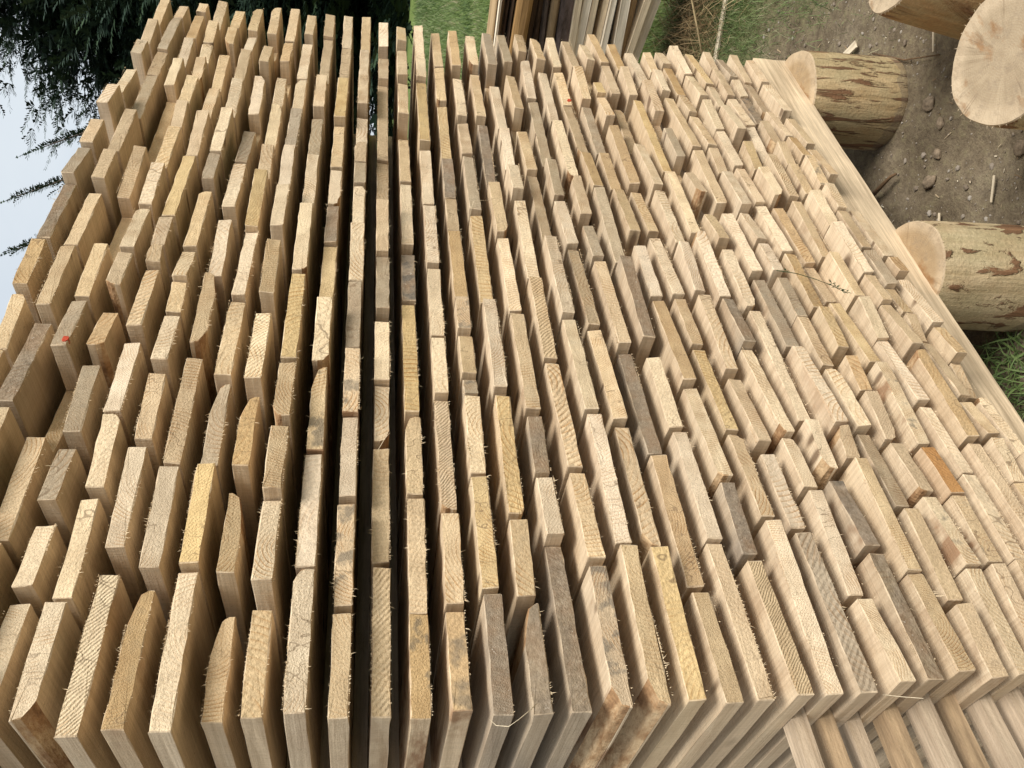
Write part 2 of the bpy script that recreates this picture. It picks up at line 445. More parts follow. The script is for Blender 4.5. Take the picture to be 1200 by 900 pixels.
# per layer (counted from eye level): near edge x, far edge x, setback of the end, kind letters, in metres
TABLE = '''
-12: 0.7371 0.8560 -0.018 -~; 0.8647 0.9946 -0.014 -~; 1.0020 1.1228 -0.012 -; 1.1327 1.2517 -0.034 o; 1.2637 1.4431 -0.028 d; 1.4451 1.5627 -0.043 g; 1.5747 1.6713 -0.041 -~; 1.7231 1.8262 -0.047 w; 1.8382 1.9814 -0.010 w~; 2.0387 2.1169 -0.018 wf~; 2.1289 2.2484 -0.009 -~; 2.2604 2.4186 0.001 -~; 0.5571 0.7371 0.000 H; 0.3900 0.5571 0.004 H
-11: 0.5276 0.6786 -0.031 -~; 0.6906 0.8619 -0.022 -~; 0.8739 1.0602 -0.017 d; 1.0795 1.2366 -0.035 -; 1.2486 1.4202 -0.026 -; 1.4518 1.5569 -0.039 b; 1.5689 1.7429 -0.029 b; 1.7549 1.9617 -0.002 g; 1.9637 2.0909 -0.002 b; 2.0929 2.2980 -0.007 g; 2.3100 2.4027 0.004 -~; 0.3900 0.5276 0.008 H
-10: 0.3579 0.4683 -0.041 -~; 0.4803 0.6413 -0.013 -~; 0.6533 0.8284 0.006 -; 0.9796 1.0967 -0.034 gr; 1.1087 1.2509 -0.031 -; 1.4192 1.5876 -0.025 b; 1.9018 2.0331 -0.015 w; 2.0451 2.1835 0.003 wf~; 2.1955 2.3472 0.005 o~; 2.3654 2.4248 0.003 -~; 0.8284 0.9796 0.056 H; 1.2509 1.4192 0.025 H; 1.5876 1.9018 0.035 H
-9: 0.4095 0.5634 0.009 w~; 0.5805 0.6799 0.008 w; 0.7049 0.8026 -0.006 g; 0.8292 0.9582 -0.013 g; 0.9876 1.0823 -0.026 o; 1.1240 1.2187 -0.043 -; 1.2307 1.3660 -0.038 w; 1.3780 1.5152 -0.038 w; 1.5272 1.6940 -0.023 -; 1.7008 1.7978 -0.025 -; 1.8023 1.9293 -0.025 -; 1.9413 2.0493 -0.010 -~; 2.0613 2.1475 -0.001 w~; 2.1615 2.2685 -0.011 -~; 2.2805 2.4428 0.005 -~
-8: 0.4055 0.5533 -0.006 wn; 0.5653 0.7153 0.005 w; 0.7363 0.8614 -0.005 w; 0.8634 1.0107 -0.017 wf; 1.0333 1.1875 -0.032 s; 1.1951 1.2298 -0.047 -~; 1.2418 1.3256 -0.043 -; 1.3376 1.5725 -0.033 y; 1.5845 1.7542 -0.027 -; 1.7662 1.9146 -0.007 -~; 1.9234 2.0953 -0.000 -; 2.1678 2.2585 -0.006 -~; 2.2705 2.4071 0.003 -~
-7: 0.3874 0.6000 0.006 ws; 0.6342 0.7956 -0.008 wf; 0.8199 0.9436 -0.010 -; 0.9612 1.0736 -0.027 wf; 1.0842 1.1573 -0.025 -; 1.1593 1.2479 -0.033 wf; 1.2599 1.4491 -0.026 -; 1.4783 1.5882 -0.031 g; 1.5902 1.7757 -0.033 w; 1.7877 1.9582 -0.009 wf; 1.9602 2.1224 -0.011 -; 2.1344 2.2512 0.004 w~; 2.2532 2.4140 -0.004 -~
-6: 0.3887 0.5696 -0.004 ou; 0.5977 0.7555 -0.015 w; 0.7675 0.9802 -0.014 b; 1.0056 1.1832 -0.030 nvf; 1.1952 1.3501 -0.020 w; 1.3927 1.5760 -0.021 wf; 1.5880 1.7386 -0.004 g; 1.8183 1.9828 -0.006 w; 2.0534 2.1738 -0.011 -~; 2.2626 2.4244 -0.002 -~; 1.7386 1.8183 0.046 H; 2.1738 2.2626 0.048 H
-5: 0.3859 0.5908 -0.004 wf; 0.5978 0.7584 -0.021 y; 0.7685 0.9232 -0.010 guf; 0.9300 1.1192 -0.025 -; 1.1304 1.3309 -0.021 wf; 1.3329 1.5239 -0.032 y; 1.5359 1.6535 -0.012 -; 1.6655 1.8544 -0.005 w; 1.8583 1.9859 -0.005 w; 2.0756 2.2083 -0.007 of~; 2.2203 2.4261 -0.004 -; 1.9859 2.0756 0.045 H
-4: 0.4077 0.5419 0.029 uf; 0.5799 0.7125 -0.018 bv; 0.7464 0.8868 -0.031 ou; 0.9100 1.0694 -0.043 ws; 1.1193 1.2624 -0.048 b; 1.3059 1.4554 -0.050 wf; 1.4674 1.6240 -0.035 w; 1.6360 1.8145 -0.027 g; 1.8265 1.9722 -0.016 w; 1.9842 2.2017 -0.010 w; 2.2372 2.3852 -0.013 -~
-3: 0.3942 0.5271 -0.013 b; 0.5543 0.6872 -0.038 wf; 0.6902 0.8117 -0.051 b; 0.8225 0.9439 -0.052 b; 0.9559 1.1774 -0.044 y; 1.1894 1.3973 -0.044 w; 1.4093 1.6052 -0.025 w; 1.6172 1.7807 -0.019 g; 1.8122 1.9691 -0.035 -; 1.9811 2.2538 -0.004 b; 2.2570 2.3948 -0.010 -~
-2: 0.3902 0.5742 -0.031 wf; 0.5862 0.7812 -0.019 fw; 0.7852 0.9522 -0.026 ut; 0.9596 1.1046 -0.044 w; 1.1166 1.2944 -0.021 y; 1.2986 1.4349 -0.020 d; 1.4469 1.5680 -0.014 wf; 1.5800 1.7712 -0.013 -; 1.7793 2.0009 -0.024 y; 2.0129 2.2284 0.002 b; 2.2366 2.4135 0.003 w~
-1: 0.3876 0.5223 -0.011 f; 0.5343 0.6946 -0.010 t; 0.7055 0.8680 -0.009 w; 0.8700 1.0042 -0.019 tf; 1.0162 1.1973 -0.014 g; 1.2033 1.3688 -0.017 w; 1.3808 1.5164 -0.014 wf; 1.5296 1.6113 -0.014 g; 1.6133 1.6790 -0.021 b~; 1.6910 1.8310 0.002 w; 1.8642 2.0175 -0.023 -; 2.0295 2.2290 0.007 w~; 2.2410 2.4543 0.015 -
0: 0.3986 0.6083 0.021 s; 0.6203 0.8223 0.024 -; 0.8388 0.9515 0.017 w; 0.9549 1.1075 0.002 wf; 1.1328 1.2978 -0.001 g; 1.2998 1.4622 -0.015 -; 1.4742 1.6610 0.012 b; 1.6730 2.0491 0.017 b; 2.0511 2.1922 0.005 b~; 2.2481 2.3790 -0.004 w~
1: 0.3933 0.5287 0.014 ot; 0.5407 0.7255 0.024 f; 0.7375 0.8941 0.024 -; 0.8961 1.1752 0.017 y; 1.1872 1.3334 0.022 dt; 1.3580 1.5659 0.011 w; 1.5779 1.7856 0.014 b; 1.8652 2.0322 -0.002 -; 2.0492 2.2019 -0.014 -~; 2.2498 2.3578 -0.015 -~; 1.7856 1.8652 0.064 H
2: 0.3958 0.5370 0.014 ot; 0.5490 0.6930 0.016 f; 0.7050 0.9291 0.020 sf; 0.9362 1.0831 0.013 wf; 1.0951 1.2798 0.019 wf; 1.2959 1.4999 0.012 wf; 1.5119 1.7297 0.016 w; 1.7661 2.0605 0.008 y; 2.0708 2.1618 -0.009 w~; 2.1738 2.3864 -0.005 wf
3: 0.3858 0.5499 0.000 d; 0.5619 0.7586 0.006 yf; 0.7706 0.9264 0.010 w; 0.9314 0.9719 0.009 gt~; 0.9839 1.0821 0.010 b; 1.0972 1.1768 0.003 t; 1.1888 1.4190 0.014 o; 1.4310 1.5452 0.025 b; 1.5472 1.7015 0.018 d; 1.7135 1.9558 0.021 y; 1.9754 2.1455 0.006 b; 2.1575 2.4057 0.010 -
4: 0.3837 0.5363 0.002 du; 0.5504 0.6698 0.002 b; 0.6850 0.9178 -0.001 yf; 0.9414 1.1753 -0.003 wf; 1.1873 1.4642 0.014 yf; 1.4845 1.7180 0.011 g; 1.7300 1.8866 0.018 b; 1.9161 2.1238 0.017 w; 2.1715 2.3833 -0.001 o
5: 0.3851 0.6368 0.012 d; 0.6388 0.7495 -0.006 wf; 0.7615 0.8720 -0.001 d; 0.8908 1.1379 -0.002 -; 1.1499 1.3859 0.006 w; 1.3990 1.5961 0.002 b; 1.6081 1.8886 0.029 d; 1.9202 2.1646 0.018 -; 2.1907 2.3692 0.003 w~
6: 0.3819 0.5791 -0.016 mt; 0.5889 0.7503 -0.018 -; 0.7623 1.0092 -0.003 s; 1.0212 1.2442 -0.001 s; 1.2562 1.5157 0.003 w; 1.5513 1.6626 -0.007 wf; 1.6746 1.8527 0.013 w; 1.8647 2.1005 0.019 w; 2.1828 2.3847 -0.005 g; 2.1005 2.1828 0.069 H
7: 0.3828 0.6104 -0.018 mf; 0.6224 0.8741 -0.011 w; 0.8861 1.1235 -0.006 w; 1.1350 1.3802 -0.009 w; 1.3922 1.6594 0.019 b; 1.6725 1.8737 0.018 -; 1.9513 2.1655 0.009 -; 2.2206 2.4326 0.008 g; 1.8737 1.9513 0.068 H
8: 0.3884 0.6120 -0.011 y; 0.6240 0.8609 0.005 m; 0.8739 1.1089 0.005 -; 1.1209 1.3663 0.011 b; 1.3783 1.5538 0.012 w; 1.5668 1.7142 0.007 g; 1.7262 2.0292 0.026 g; 2.0560 2.2522 0.015 w; 2.2982 2.4092 0.001 b~
9: 0.3813 0.5453 -0.004 b; 0.5573 0.7983 0.005 o; 0.8103 1.0570 0.019 d; 1.0697 1.3280 0.009 f; 1.3386 1.4619 0.012 g; 1.4927 1.6471 0.006 b; 1.6591 1.9312 0.015 wf; 1.9432 2.2080 0.023 w; 2.2555 2.4112 0.005 -~
10: 0.3882 0.6316 0.008 f; 0.6356 0.8521 0.005 w; 0.8641 1.0384 0.010 wf; 1.0834 1.3201 -0.005 d; 1.3321 1.5987 0.009 g; 1.6076 1.7765 0.010 o; 1.7885 2.0462 0.029 b; 2.0498 2.2339 0.028 r; 2.2524 2.4256 0.012 w~
11: 0.3877 0.5968 -0.001 bs; 0.6088 0.7370 0.001 d; 0.7490 0.9572 0.002 w; 0.9692 1.2034 0.004 o; 1.2154 1.3826 0.008 w; 1.4294 1.6096 0.006 b; 1.6216 1.7868 0.020 o; 1.7988 2.0321 0.028 g; 2.0487 2.2183 0.001 -~; 2.2303 2.4323 0.010 b~
12: 0.3914 0.6621 0.000 w; 0.6741 0.8462 0.004 b; 0.8582 1.0673 0.012 y; 1.0793 1.2148 0.013 b; 1.2261 1.4351 0.016 w; 1.4458 1.6211 0.019 b; 1.6438 1.9179 0.012 o; 1.9586 2.0881 0.012 -~; 2.0901 2.1565 0.008 y~; 2.2708 2.4041 0.003 w~; 2.1565 2.2708 0.058 H
13: 0.3914 0.6463 0.006 gs; 0.6583 0.8089 0.013 wf; 0.8311 0.9938 0.012 f; 1.0141 1.2197 0.008 -; 1.2407 1.3899 0.003 w; 1.4019 1.6051 0.007 w; 1.6234 1.8293 0.005 w; 1.8413 2.0650 0.044 b; 2.1178 2.2888 0.018 -~; 2.2951 2.5171 0.015 o
14: 0.3954 0.5283 -0.006 w; 0.5403 0.7234 0.007 w; 0.7354 0.8431 0.010 w; 0.8491 1.0715 0.008 wf; 1.0735 1.2110 0.000 d; 1.2230 1.4355 0.003 w; 1.4475 1.6993 0.009 wf; 1.7113 2.0778 0.016 y; 2.1115 2.2602 0.008 -~; 2.2722 2.4470 0.018 o~
15: 0.4003 0.6013 -0.003 d; 0.6133 0.7493 0.002 dt; 0.7708 0.8740 -0.001 wm; 0.8860 1.1796 0.010 wf; 1.1959 1.3803 0.006 w; 1.4084 1.5208 0.001 b; 1.5889 1.6981 -0.001 m~; 1.7756 1.9178 0.007 g; 2.0105 2.1768 0.002 -~; 2.1888 2.4084 0.018 w~; 1.6981 1.7756 0.057 H; 1.9178 2.0105 0.057 H
16: 0.4085 0.5656 -0.004 bF; 0.5676 0.7818 -0.010 f; 0.7938 0.8592 -0.002 b; 0.8612 1.0698 -0.007 wf; 1.0818 1.2921 0.014 g; 1.3115 1.5326 0.008 w; 1.5740 1.8032 0.005 -; 1.8152 2.1038 0.005 -; 2.1342 2.2575 0.003 wf~; 2.2695 2.3904 0.011 -~
17: 0.3994 0.5101 -0.006 b; 0.5221 0.6831 -0.000 b; 0.6951 0.8539 0.010 g; 0.8622 1.0130 0.001 w; 1.0250 1.1663 0.008 b; 1.1683 1.2931 0.007 g; 1.3135 1.4152 0.005 w; 1.4272 1.5454 0.009 w~; 1.5530 1.7067 -0.003 w; 1.7187 1.8269 0.010 -~; 1.8343 2.0066 0.007 -; 2.0186 2.1274 0.010 -~; 2.1394 2.3111 0.018 o~; 2.3209 2.4153 0.012 -~
18: 0.4056 0.5700 -0.000 w; 0.5720 0.7094 -0.006 wt; 0.7178 0.8291 0.001 b; 0.8411 0.9489 0.003 f; 0.9580 1.0428 0.001 o; 1.0712 1.1865 -0.002 y; 1.1985 1.3784 0.007 o; 1.3904 1.5770 0.010 wf; 1.5818 1.7428 0.008 -; 1.7548 1.9247 0.009 wf; 1.9300 2.0787 -0.001 w~; 2.0974 2.2459 -0.001 w~; 2.2579 2.4453 0.004 w~
19: 0.4220 0.5787 0.004 -~; 0.5819 0.7078 -0.003 t; 0.7098 0.8150 -0.005 O; 0.8238 1.0188 -0.006 wt; 1.0308 1.2230 0.008 y; 1.2350 1.3615 0.025 b; 1.3645 1.5828 0.018 of; 1.5977 1.7249 -0.009 w; 1.7369 1.8535 0.000 y~; 1.9060 2.0531 -0.010 w~; 2.0651 2.1861 0.007 w~; 2.1981 2.4263 0.010 y~
20: 0.5877 0.7553 0.001 wf; 0.7573 0.9150 0.001 w; 0.9270 1.0996 0.002 wf; 1.1016 1.2155 -0.006 wf; 1.2251 1.3765 -0.007 -; 1.3885 1.5980 0.012 f; 1.6152 1.7981 -0.001 s; 1.8001 1.9610 0.015 wf; 1.9630 2.1305 0.007 w~; 2.1403 2.2986 0.004 -~; 2.3106 2.4191 0.005 -~; 0.4077 0.5877 0.008 H
21: 0.6058 0.8266 -0.001 -~; 0.8347 1.0559 -0.011 o; 1.0677 1.2017 -0.011 -; 1.2037 1.2924 -0.013 f; 1.2998 1.4853 -0.015 wf; 1.4873 1.6231 -0.009 w; 1.6336 1.7644 0.003 -; 1.7682 1.8625 -0.002 -~; 1.8745 1.9937 0.004 b~; 2.0057 2.1581 0.019 dt~; 2.1601 2.2576 0.012 w~; 2.2696 2.4161 0.013 g~; 0.4258 0.6058 0.000 H
22: 0.7447 0.8355 0.002 w; 0.8451 0.9364 0.003 -; 0.9447 1.0995 0.005 -; 1.1094 1.1807 0.007 -~; 1.1883 1.2725 0.007 b; 1.2745 1.3974 -0.004 g; 1.4094 1.5569 -0.001 b; 1.5589 1.6524 -0.013 wf~; 1.6644 1.7873 -0.010 t~; 1.7993 1.9071 -0.004 o~; 1.9191 2.0736 0.009 -~; 2.0856 2.2633 0.026 b~; 2.2653 2.4353 0.014 -~; 0.5647 0.7447 0.004 H; 0.3900 0.5647 0.008 H
23: 0.8058 0.9583 0.014 w; 0.9703 1.0543 0.029 b; 1.0563 1.1459 0.000 b; 1.1543 1.3107 0.005 wf; 1.3196 1.3756 -0.004 o~; 1.3876 1.5807 0.008 w; 1.7238 1.8724 0.006 -; 1.8844 2.0405 0.008 -~; 2.0698 2.2494 0.008 wf~; 2.2614 2.4127 0.011 -~; 0.6258 0.8058 0.004 H; 0.4458 0.6258 0.008 H; 1.5807 1.7238 0.058 H
'''
TONES = {'n': ((0.67, 0.515, 0.33), 'pale sawn'), 'w': ((0.77, 0.625, 0.44), 'fresh whitish'), 'g': ((0.5, 0.405, 0.285), 'weathered grey'),
         'd': ((0.4, 0.31, 0.21), 'dark stained'), 'o': ((0.58, 0.41, 0.225), 'orange brown'), 'O': ((0.48, 0.26, 0.1), 'deep orange'),
         'b': ((0.58, 0.44, 0.275), 'light brown'), 'y': ((0.67, 0.5, 0.27), 'yellowish')}




def tri(mb, a, b, c, mat):
    mb.face((mb.vert(a), mb.vert(b), mb.vert(c)), mat)


def board(mb, w, L, codes, rng, org=(0, 0, 0), fringe=True, fmb=None):
    """one board: ends at y = 0, runs back to y = L; x across, z through the thickness"""
    tone = next((c for c in codes if c in TONES), 'n')
    base = TONES[tone][0]
    k = rng.uniform(0.88, 1.12)
    warm = rng.uniform(-0.03, 0.03)
    col = (base[0] * k * (1 + warm * 0.4), base[1] * k, base[2] * k * (1 - warm * 2), 1)
    weather = {'g': rng.uniform(0.2, 0.4), 'd': rng.uniform(0.6, 0.88), 'b': rng.uniform(0, 0.22)}.get(tone, rng.choice((0, 0, 0, 0.1, 0.18)))
    saw = 1.0 if 's' in codes else (0.0 if weather > 0.3 else rng.choice((0.0, 0.0, 0.0, 0.1, 0.25)))
    stain = 1.0 if 't' in codes else rng.choice((0, 0, 0, 0, 0, 0, 0.25))
    mb.cur = (col, (weather, saw, stain))
    px, pz = rng.uniform(-0.3, 1.3) * w, rng.choice((-1, 1)) * rng.uniform(0.01, 0.09)
    ry = rng.uniform(0, 40)
    rs_ = rng.choice((0.5, 0.65, 0.8, 1.0, 1.2))
    h = TH / 2 * rng.uniform(0.95, 1.05)
    cut = {}
    for c, key in (('u', 'FU'), ('v', 'FL'), ('n', 'NL'), ('m', 'NU')):
        if c in codes:
            cut[key] = (min(w * 0.5, rng.uniform(0.04, 0.065) if key[0] == 'F' else rng.uniform(0.018, 0.034)), 2 * h * rng.uniform(0.7, 0.92))
    if not cut and rng.random() < 0.16:
        cut[rng.choice(('FU', 'FL', 'NU', 'NL'))] = (rng.uniform(0.006, 0.03), 2 * h * rng.uniform(0.3, 0.7))
    # outline, anticlockwise seen from the front, each point with the material of the side that starts there
    pts = []

    def run(x0, z0, x1, z1, n, mat):
        for i in range(n):
            f = i / n
            pts.append([x0 + (x1 - x0) * f, z0 + (z1 - z0) * f, mat])

    nw = max(3, int(w / 0.022))
    bv = 0.0007
    nl, fl, fu, nu = (cut.get(c) for c in ('NL', 'FL', 'FU', 'NU'))
    a0, a1 = (nl[0] if nl else bv), w - (fl[0] if fl else bv)
    b0, b1 = -h + (fl[1] if fl else bv), h - (fu[1] if fu else bv)
    c0, c1 = w - (fu[0] if fu else bv), (nu[0] if nu else bv)
    d0, d1 = h - (nu[1] if nu else bv), -h + (nl[1] if nl else bv)

    def corner(x0, z0, x1, z1, cutting):
        if cutting:
            bx, bz = (0.75 * max(x0, x1, key=lambda q: abs(q - w / 2)) + 0.25 * (x0 + x1) / 2, (z0 + z1) / 2)
            run(x0, z0, bx, bz, 2, 2)
            run(bx, bz, x1, z1, 2, 2)
        else:
            run(x0, z0, x1, z1, 1, 1)
    run(a0, -h, a1, -h, nw, 1)
    corner(a1, -h, w, b0, fl)
    if b1 > b0 + 1e-4:
        run(w, b0, w, b1, 2, 1)
    corner(w, b1, c0, h, fu)
    run(c0, h, c1, h, nw, 1)
    corner(c1, h, 0, d0, nu)
    if d0 > d1 + 1e-4:
        run(0, d0, 0, d1, 2, 1)
    corner(0, d1, a0, -h, nl)
    slope = rng.uniform(-0.016, 0.016)
    rake = rng.uniform(-0.12, 0.12)
    rings = []
    for yi, y in enumerate((0.0, 0.0014, 0.03, 0.12, 0.45, L)):
        ring = []
        for (x, z, mt) in pts:
            jx = rng.uniform(-1, 1) * (0.0005 if yi < 3 else 0.0009)
            jz = rng.uniform(-1, 1) * (0.0011 if yi < 4 else 0.0012)
            sc = 0.985 if yi == 0 else 1.0
            zz = z * (0.95 if yi == 0 else 1.0) + jz
            xx = w / 2 + (x - w / 2) * sc + jx
            yy = y + ((slope * (x / w - 0.5) + rake * z + rng.uniform(-0.0004, 0.0004)) if yi < 2 else 0)
            ring.append(mb.vert((org[0] + xx, org[1] + yy, org[2] + zz), ((xx - px) * rs_, yy + ry, (zz - pz) * rs_)))
        rings.append(ring)
    n = len(pts)
    for a, b in zip(rings[:-1], rings[1:]):
        for i in range(n):
            j = (i + 1) % n
            mb.face((a[i], a[j], b[j], b[i]), pts[i][2])
    cx, cz = (sum(p[0] for p in pts) / n, sum(p[1] for p in pts) / n)
    c = mb.vert((org[0] + cx, org[1] + slope * (cx / w - 0.5) + rake * cz, org[2] + cz), ((cx - px) * rs_, ry, (cz - pz) * rs_))
    for i in range(n):
        mb.face((c, rings[0][(i + 1) % n], rings[0][i]), 0)
    mb.face(rings[-1], 1)
    # torn fibres along the sawn edges
    if fringe:
        mb = fmb or mb
        fm = 0 if fmb else 3
        amount = (1.7 if ('f' in codes or 'F' in codes) else rng.choice((0.1, 0.4, 0.9, 1.5)))
        lower = rng.random() < 0.62
        cl = [(rng.random(), rng.random()) for _ in range(4)]
        mb.cur = ((0.74, 0.58, 0.38, 1), (0, 0, 0))
        for _ in range(int(amount * w * 620)):
            f = rng.random()
            if rng.random() < 0.75:
                f = min(0.99, max(0.01, cl[rng.randrange(3)][0] + rng.gauss(0, 0.09)))
            low = lower if rng.random() < 0.85 else not lower
            x0, x1 = (a0, a1) if low else (c1, c0)
            X = x0 + (x1 - x0) * f
            sg = -1 if low else 1
            ln = rng.uniform(0.0008, 0.0028) * (3.0 if rng.random() < 0.07 else 1)
            if 'F' in codes and low and f > 0.55:
                ln *= 5
            bw = rng.uniform(0.00025, 0.0007)
            p = Vector((org[0] + X, org[1] + rng.uniform(-0.0005, 0.001), org[2] + sg * h * 0.985))
            d = Vector((rng.uniform(-0.7, 0.7), rng.uniform(-0.55, 0.1), sg)).normalized()
            q = p + d * ln * 0.6
            e = q + (d + Vector((rng.uniform(-0.8, 0.8), rng.uniform(-0.6, 0.4), rng.uniform(-0.6, 0.3)))).normalized() * ln * 0.5
            s = Vector((bw, 0, 0)) if rng.random() < 0.5 else Vector((0, bw, 0))
            i1, i2, i3, i4 = mb.vert(p - s), mb.vert(p + s), mb.vert(q + s * 0.6), mb.vert(q - s * 0.6)
            mb.face((i1, i2, i3, i4), fm)
            mb.face((i4, i3, mb.vert(e)), fm)
    return slope, rake, h


BM = [M_END, M_SIDE, M_BARK, M_SPL]
far_mb = MB()
rng = random.Random(11)
for line in TABLE.strip().split('\n'):
    kk, rest = line.split(':')
    k = int(kk)
    rows = []
    for it in rest.split(';'):
        a, b, d, c = it.split()
        rows.append((float(a), float(b), float(d), c))
    seen = sorted([r for r in rows if 'H' not in r[3]], key=lambda r: -r[0])
    zc = GZ - k * PITCH
    for r in rows:
        u0, u1, d, c = r
        w = u1 - u0 - 0.001
        dz = rng.uniform(-0.0008, 0.0008)
        L = rng.uniform(2.2, 2.5)
        if 'H' in c or '~' in c:
            board(far_mb, w, L, c.replace('~', '').replace('H', ''), rng, (u0 + 0.0008, d, zc + dz), '~' in c)
            continue
        mb = MB()
        fr = MB() if ('f' in c or 'F' in c) else None
        sl, rk, hh = board(mb, w, L, c, rng, fmb=fr)
        tone = next((q for q in c if q in TONES), 'n')
        adj = TONES[tone][1]
        lab = '%s board end, %s from the far end of the %s layer from the top' % (adj, ordinal(seen.index(r) + 1), ordinal(k + 13))
        o = link('board', mb.mesh('board', BM), None, (u0 + 0.0008, d, zc + dz), (0, rng.uniform(-0.004, 0.004), 0),
                 label=lab, category='board', group='boards in the drying stack')
        if fr is not None and fr.f:
            link('torn_fibres', fr.mesh('torn_fibres', [M_SPL], False), o, kind='stuff')
        if 'r' in c:
            pm = MB()
            n = 9
            cx = w * 0.12
            ring = []
            for i in range(n):
                X = cx + math.cos(i * 2 * math.pi / n) * rng.uniform(0.005, 0.008)
                Z = max(-hh * 0.97, math.sin(i * 2 * math.pi / n) * rng.uniform(0.004, 0.007) - 0.007)
                ring.append(pm.vert((X, sl * (X / w - 0.5) + rk * Z - 0.0018, Z)))
            back = [pm.vert((pm.v[i][0], 0.004, pm.v[i][2])) for i in ring]
            pm.face(ring[::-1], 0)
            for i in range(n):
                pm.face((ring[i], ring[(i + 1) % n], back[(i + 1) % n], back[i]), 0)
            link('paint_mark', pm.mesh('paint_mark', [M_RED], False), o)
link('board_ends', far_mb.mesh('board_ends', BM), None, kind='stuff', category='boards',
     label='smallest and recessed board ends at the edges of the drying stack')

# ------------------------------------------------------------------ battens between the layers, beam, posts
rb = random.Random(5)
hid = MB()
for k in range(-12, 23):
    z0 = GZ - k * PITCH - PITCH + TH / 2 + 0.0012
    z1 = GZ - k * PITCH - TH / 2 - 0.0012
    for (ya, n) in ((0.62, 0), (1.3, 1), (2.0, 2)):
        hid.box(0.42, 2.4, ya, ya + 0.05, z0, z1)
    y0 = 0.085 + rb.uniform(-0.015, 0.025)
    if k < 11:
        hid.box(0.42, 2.4, 0.36, 0.41, z0, z1)
        continue
    mb = MB()
    le = rb.uniform(0.5, 0.62)
    wv = rb.uniform(0.03, 0.042)
    n = 10
    prev = None
    for i in range(n + 1):
        x = -le + (le + 2.3) * (i / n) ** 1.6
        ring = []
        for (yy, zz) in ((0, z0), (wv, z0), (wv, z1), (0, z1)):
            ring.append(mb.vert((x, y0 + yy + rb.uniform(-0.0015, 0.0015), zz - GZ + rb.uniform(-0.0004, 0.0004) if x < 0.36 else zz - GZ)))
        if prev:
            for q in range(4):
                mb.face((prev[q], ring[q], ring[(q + 1) % 4], prev[(q + 1) % 4]))
        else:
            mb.face(ring[::-1])
        prev = ring
    mb.face(prev)
    streak = k in (12, 14, 16)
    link('batten', mb.mesh('batten', [M_BATB if streak else M_BAT], False), None, (0, 0, GZ), (0, 0, 0), category='batten', group='battens between the layers',
         label='%s batten sticking out sideways under the %s layer from the top' % ('bark streaked' if streak else 'grey tan', ordinal(k + 13)))
link('inner_battens', hid.mesh('inner_battens', [M_BAT], False), None, kind='stuff', category='battens', label='dark spacer battens deep inside the stack')

# bearer beam under the front of the stack, slightly askew, on log posts
mb = MB()
rr = random.Random(8)
prev = None
ZT, ZB = GZ - 23 * PITCH - TH / 2 - 0.0275, GZ - 1.3
for i in range(33):
    x = -0.3 + i * 2.78 / 32
    ring = []
    for (yy, zz) in ((0, ZB), (0, ZB + 0.035), (0, ZB + 0.07), (0, ZT), (0.12, ZT), (0.12, ZB)):
        ring.append(mb.vert((x, yy + rr.uniform(-0.0015, 0.0015), zz - ZB)))
    if prev:
        for q in range(6):
            mb.face((prev[q], ring[q], ring[(q + 1) % 6], prev[(q + 1) % 6]))
    else:
        mb.face(ring[::-1])
    prev = ring
mb.face(prev)
link('beam', mb.mesh('beam', [M_BEAM], False), None, (0, 0.139, ZB), (0, 0, -0.0437), category='beam', kind='thing', label='long pale squared bearer beam under the front of the stack')
for yb in (1.0, 1.85):
    mb = MB()
    mb.box(-0.1, 2.5, yb, yb + 0.12, 0.0005, ZT - ZB)
    link('beam', mb.mesh('beam', [M_BEAM], False), None, (0, 0, ZB), category='beam', kind='thing', label='squared bearer beam hidden beneath the stack', group='rear bearer beams')


def log(name, loc, r, h, mside, mcut, seed, tilt=(0, 0, 0), label='', oval=1.0, sink=0.03):
    rg = random.Random(seed)
    N, H = 56, 9
    root = None
    sm = MB()
    rings = []
    off = Vector((seed * 3.7, seed * 1.3, 0))
    for j in range(H + 1):
        z = -sink + (h + sink) * j / H
        ring = []
        for i in range(N):
            a = 2 * math.pi * i / N
            d = Vector((math.cos(a), math.sin(a), 0))
            rad = r * (1 + 0.05 * mnoise.noise(d * 1.1 + off) + 0.018 * mnoise.noise(d * 3.5 + off + Vector((0, 0, z * 4))) + 0.05 * (1 - (z / h)) * 0.6)
            if j == H:
                rad *= 0.985
            ring.append(sm.vert((d.x * rad * oval, d.y * rad, z)))
        rings.append(ring)
    for a, b in zip(rings[:-1], rings[1:]):
        for i in range(N):
            sm.face((a[i], a[(i + 1) % N], b[(i + 1) % N], b[i]))
    sm.face(rings[0][::-1])
    root = link(name, sm.mesh(name, [mside], False, True), None, loc, tilt, label=label, category='log')
    cm = MB()
    lastr = [Vector(sm.v[i]) for i in rings[-1]]
    prev = None
    for s, dz in ((1.0, 0.0), (0.985, 0.004), (0.8, 0.0045), (0.5, 0.005), (0.2, 0.0045)):
        ring = [cm.vert((p.x * s, p.y * s, h + dz + (rg.uniform(-0.0012, 0.0012) if 0.3 < s < 0.99 else 0))) for p in lastr]
        if prev:
            for i in range(N):
                cm.face((prev[i], prev[(i + 1) % N], ring[(i + 1) % N], ring[i]))
        prev = ring
    cm.face(prev)
    # torn fibre rim
    for _ in range(70):
        i = rg.randrange(N)
        p = lastr[i].copy()
        p.z = h + 0.002
        d = Vector((p.x, p.y, 0)).normalized()
        e = p + d * rg.uniform(0.002, 0.007) + Vector((rg.uniform(-.003, .003), rg.uniform(-.003, .003), rg.uniform(-.004, .003)))
        t_ = Vector((-d.y, d.x, 0)) * 0.0008
        cm.face((cm.vert(p - t_), cm.vert(p + t_), cm.vert(e)))
    link('cut_end', cm.mesh('cut_end', [mcut], False), root)
    return root


